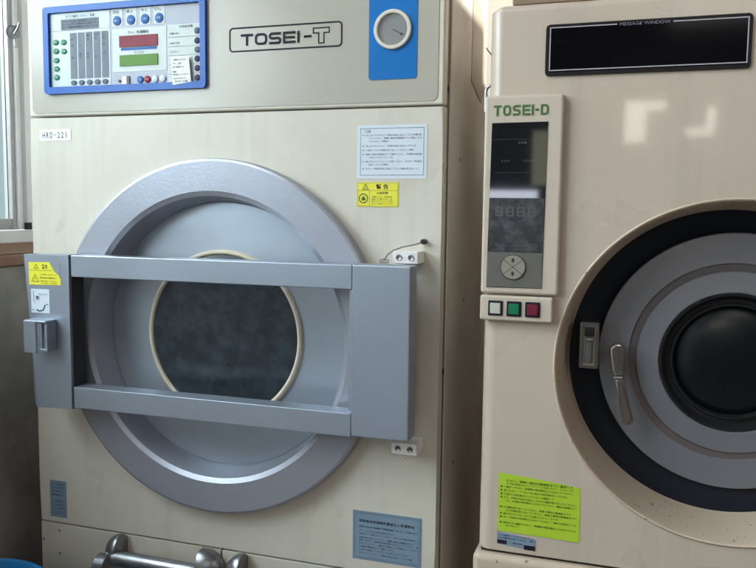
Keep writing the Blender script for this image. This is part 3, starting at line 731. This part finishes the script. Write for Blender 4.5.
bm = B(); prism(bm, [(1.2135, 1.2165), (1.2195, 1.2165), (1.2275, 1.1865), (1.2368, 1.1520), (1.2350, 1.1465), (1.2310, 1.1450), (1.2275, 1.1475), (1.2215, 1.1800)][::-1], -.0088, -.006, .0004); obj('grip_inlay', bm, M['inlay'], gr, 40)
bm = B(); box(bm, 1.2065, 1.2225, -.010, .012, 1.2185, 1.2250, .002); obj('collar', bm, M['chrome'], lev)

# message window
bm = B(); plate(bm, 1.0828, 1.3872, 1.7192, 1.8000, YF - .004, YF + .001, .006, .001); mwin = obj('message_window', bm, M['edge'], dy)
bm = B(); plate(bm, 1.0880, 1.3825, 1.7250, 1.7965, YF - .0046, YF - .003, .003); obj('film', bm, M['msg'], mwin, 0)
bm = B(); w = .0016; y = YF - .0050
stroke(bm, [(1.1925, 1.7945), (1.0898, 1.7945), (1.0898, 1.7275), (1.3812, 1.7275), (1.3812, 1.7938), (1.2750, 1.7940)], w, y); obj('border_line', bm, M['wline'], mwin, 0)
text('lettering', 'MESSAGE WINDOW', 1.1965, 1.2710, 1.7918, 1.7965, y, M['inkp'], mwin, .0)
# control panel of the dryer
YP = -.0750
bm = B(); box(bm, .9880, 1.1160, YP, YF + .03, 1.3635, 1.6895, .005, 4); cp2 = obj('control_panel', bm, M['beigepl'], dy)
bm = B(); box(bm, .9878, 1.1085, YP - .001, YF + .03, 1.3180, 1.3605, .004, 4); obj('key_strip', bm, M['beigepl'], cp2)
bm = B(); prism(bm, [(.9980, 1.3740), (1.0895, 1.3748), (1.0920, 1.6455), (1.0010, 1.6448)], YP - .0010, YP + .001); d1 = obj('display', bm, M['disp'], cp2, 0)
bm = B(); plate(bm, 1.0000, 1.0900, 1.4340, 1.5225, YP - .0013, YP, .0); obj('lcd', bm, M['disp2'], d1, 0)
bm = B(); plate(bm, .9985, 1.0893, 1.3752, 1.4335, YP - .0014, YP, .0); obj('keypad', bm, M['dispg'], d1, 0)
bm = B(); disc(bm, 1.0418, 1.4090, .0215, YP - .0030, YP, 40, .001); kd = obj('dial_key', bm, M['dial'], d1)
bm = B()
for a in (38, 142): stroke(bm, [(1.0418 - .0205 * math.cos(math.radians(a)), 1.4090 - .0205 * math.sin(math.radians(a))), (1.0418 + .0205 * math.cos(math.radians(a)), 1.4090 + .0205 * math.sin(math.radians(a)))], .0008, YP - .0033)
stroke(bm, [(1.0418 + .0205 * math.cos(2 * PI * i / 32), 1.4090 + .0205 * math.sin(2 * PI * i / 32)) for i in range(32)], .0012, YP - .0033, True)
for s in (-1, 1):
    c = 1.4090 + s * .0115
    bm.faces.new([bm.verts.new((1.0418 + a, YP - .0034, c + b * s)) for a, b in ((-.0032, -.0015), (.0032, -.0015), (0, .0038))]); quad(bm, 1.0395, 1.0441, c - .0038 if s > 0 else c + .0022, c - .0022 if s > 0 else c + .0038, YP - .0034)
obj('arrows', bm, M['ink'], kd, 0)
bm = B(); rn = random.Random(21); y = YP - .0018
def seven(bm, x, z, w, h, dgt):
    seg = {'2': 'abged', '0': 'abcdef', '8': 'abcdefg', '3': 'abgcd'}[dgt]; t = w * .26
    L_ = {'a': ((x, z + h), (x + w, z + h)), 'b': ((x + w, z + h), (x + w, z + h / 2)), 'c': ((x + w, z + h / 2), (x + w, z)), 'd': ((x, z), (x + w, z)), 'e': ((x, z), (x, z + h / 2)), 'f': ((x, z + h / 2), (x, z + h)), 'g': ((x, z + h / 2), (x + w, z + h / 2))}
    for c in seg: stroke(bm, list(L_[c]), t, y)
for i, c in enumerate('8888'): seven(bm, 1.0115 + i * .0178, 1.4935, .0100, .0135, c)
obj('lcd_digits', bm, M['lcdseg'], d1, 0)
bm = B()
for z, a, e, s in ((1.6120, 1.045, 1.060, .0022), (1.5830, 1.018, 1.032, .002), (1.5830, 1.053, 1.076, .002)): glyph_row(bm, a, e, z - s, z + s, y + .0003, rn, 1)
stroke(bm, [(1.004, 1.6180), (1.0895, 1.6180)], .0003, y + .0003); stroke(bm, [(1.006, 1.5640), (1.0860, 1.5640)], .0004, y + .0003)
for z in (1.4445, 1.4385): glyph_row(bm, 1.012 if z > 1.44 else 1.035, 1.082, z - .0015, z + .0015, y, rn, .9)
stroke(bm, rpoly(1.060, 1.078, 1.4410, 1.4480, 0), .0006, y, True)
obj('lettering', bm, M['lcdseg'], d1, 0)
bm = B(); wide_letters(bm, 'TOSEI-D', 1.0030, 1.0925, 1.6560, 1.6732, .0037, YP - .0005, .24); obj('lettering', bm, M['tgreen'], cp2, 0)
for x, m_ in ((1.0022, M['bwhite']), (1.0332, M['bgreen']), (1.0638, M['bred'])):
    bm = B(); box(bm, x, x + .0245, YP - .0035, YP, 1.3265, 1.3520, .0015); k = obj('key', bm, M['ink'], cp2)
    bm = B(); box(bm, x + .0036, x + .0209, YP - .0055, YP - .003, 1.3303, 1.3482, .001); obj('key_cap', bm, m_, k)
# stickers
bm = B(); prism(bm, [(1.0253, .9497), (1.1630, .9473), (1.1622, 1.0380), (1.1595, 1.0415), (1.125, 1.0455), (1.0244, 1.0530)], YF - .0008, YF + .0003); s = obj('notice_sticker', bm, M['lime'], dy, 0, label='bright lime notice sticker')
bm = B(); rn = random.Random(33); y = YF - .0012
for z, a, e, h in ((1.0405, .010, .92, .0024), (1.0350, .010, .93, .0017), (1.0295, .006, .93, .0019), (1.0230, .006, .86, .0019), (1.0165, .006, .68, .0019), (1.0105, .006, .97, .0019), (1.0050, .010, .97, .0017), (.9935, .006, .90, .0019), (.9880, .010, .97, .0019), (.9820, .006, .74, .0019), (.9760, .006, .97, .0017), (.9660, .006, .97, .0019), (.9610, .010, .25, .0014)):
    dz = -.006 * 0
    if a < .008: disc(bm, 1.0305, z, .0017, y - .0001, y, 8)
    glyph_row(bm, 1.0285 + a, 1.0285 + .1330 * e, z - h, z + h, y, rn, .93)
obj('lettering', bm, M['limeink'], s, 0)
bm = B(); prism(bm, [(1.0250, .9263), (1.0908, .9215), (1.0910, .9420), (1.0246, .9480)], YF - .0008, YF + .0003); s = obj('rating_plate', bm, M['bluenote'], dy, 0)
bm = B(); box(bm, 1.0255, 1.0420, y, y + .0003, .9270, .9340); box(bm, 1.0715, 1.0903, y, y + .0003, .9222, .9300)
for z in (.9440, .9390): glyph_row(bm, 1.028, 1.088, z - .0016 - .001, z + .0014 - .001, y, rn, .9)
glyph_row(bm, 1.045, 1.070, .9290, .9320, y, rn, .9)
obj('lettering', bm, M['ink'], s, 0)

# ------------------------------------------------------------------ small things
bm = B(); box(bm, 1.0240, 1.42, -.045, .35, 1.8385, 1.96, .004)
tag(obj('storage_box', bm, M['cardboard'], None), 'dull brown box lying on top of the beige dryer, cut off by the photo', 'box')
bm = B(); tube(bm, arcpts(lambda a: (.9790 + .0075 * math.cos(a), .02, 1.708 + .012 * math.sin(a)), 180, 0, 10) + [(.9865, .02, 1.690), (.9865, .02, 1.676)], .0028, 8)
tube(bm, [(.9716, .021, 1.7085), (.9716, .021, 1.675)], .0030, 8)
tag(obj('cable_loop', bm, M['chrome'], None), 'short looped metal cable end sticking up in the gap between the two machines', 'cable')
bm = B(); tube(bm, [(.974, 0.0, 1.7820), (.978, .0, 1.776), (.984, .0, 1.7690)], .0011, 6)
tag(obj('wire_end', bm, M['wire'], None), 'thin black wire end poking out beside the top left corner of the beige dryer', 'wire')
tb = thing('laundry_tub', 'blue plastic tub rim at the bottom left corner in front of the cream machine', 'tub', (.075, -.29, .45))
bm = B()
TX, TY, TR = .075, -.290, .150
pr = [(TR * .78, .45), (TR * .96, .765), (TR * 1.0, .768), (TR * 1.02, .772), (TR * 1.02, .780), (TR * .99, .785), (TR * .955, .782), (TR * .93, .770), (TR * .76, .46), (0, .455)]
pr = [(0, .45)] + pr
rings = []
for r, z in pr:
    rings.append([bm.verts.new((TX + r * math.cos(2 * PI * k / 72), TY + r * math.sin(2 * PI * k / 72), z)) for k in range(72)] if r > 0 else [bm.verts.new((TX, TY, z))])
for p, q in zip(rings, rings[1:]):
    for k in range(72):
        j = (k + 1) % 72
        if len(p) == 1: bm.faces.new((p[0], q[k], q[j]))
        elif len(q) == 1: bm.faces.new((p[k], p[j], q[0]))
        else: bm.faces.new((p[k], p[j], q[j], q[k]))
obj('tub_shell', bm, M['tub'], tb)
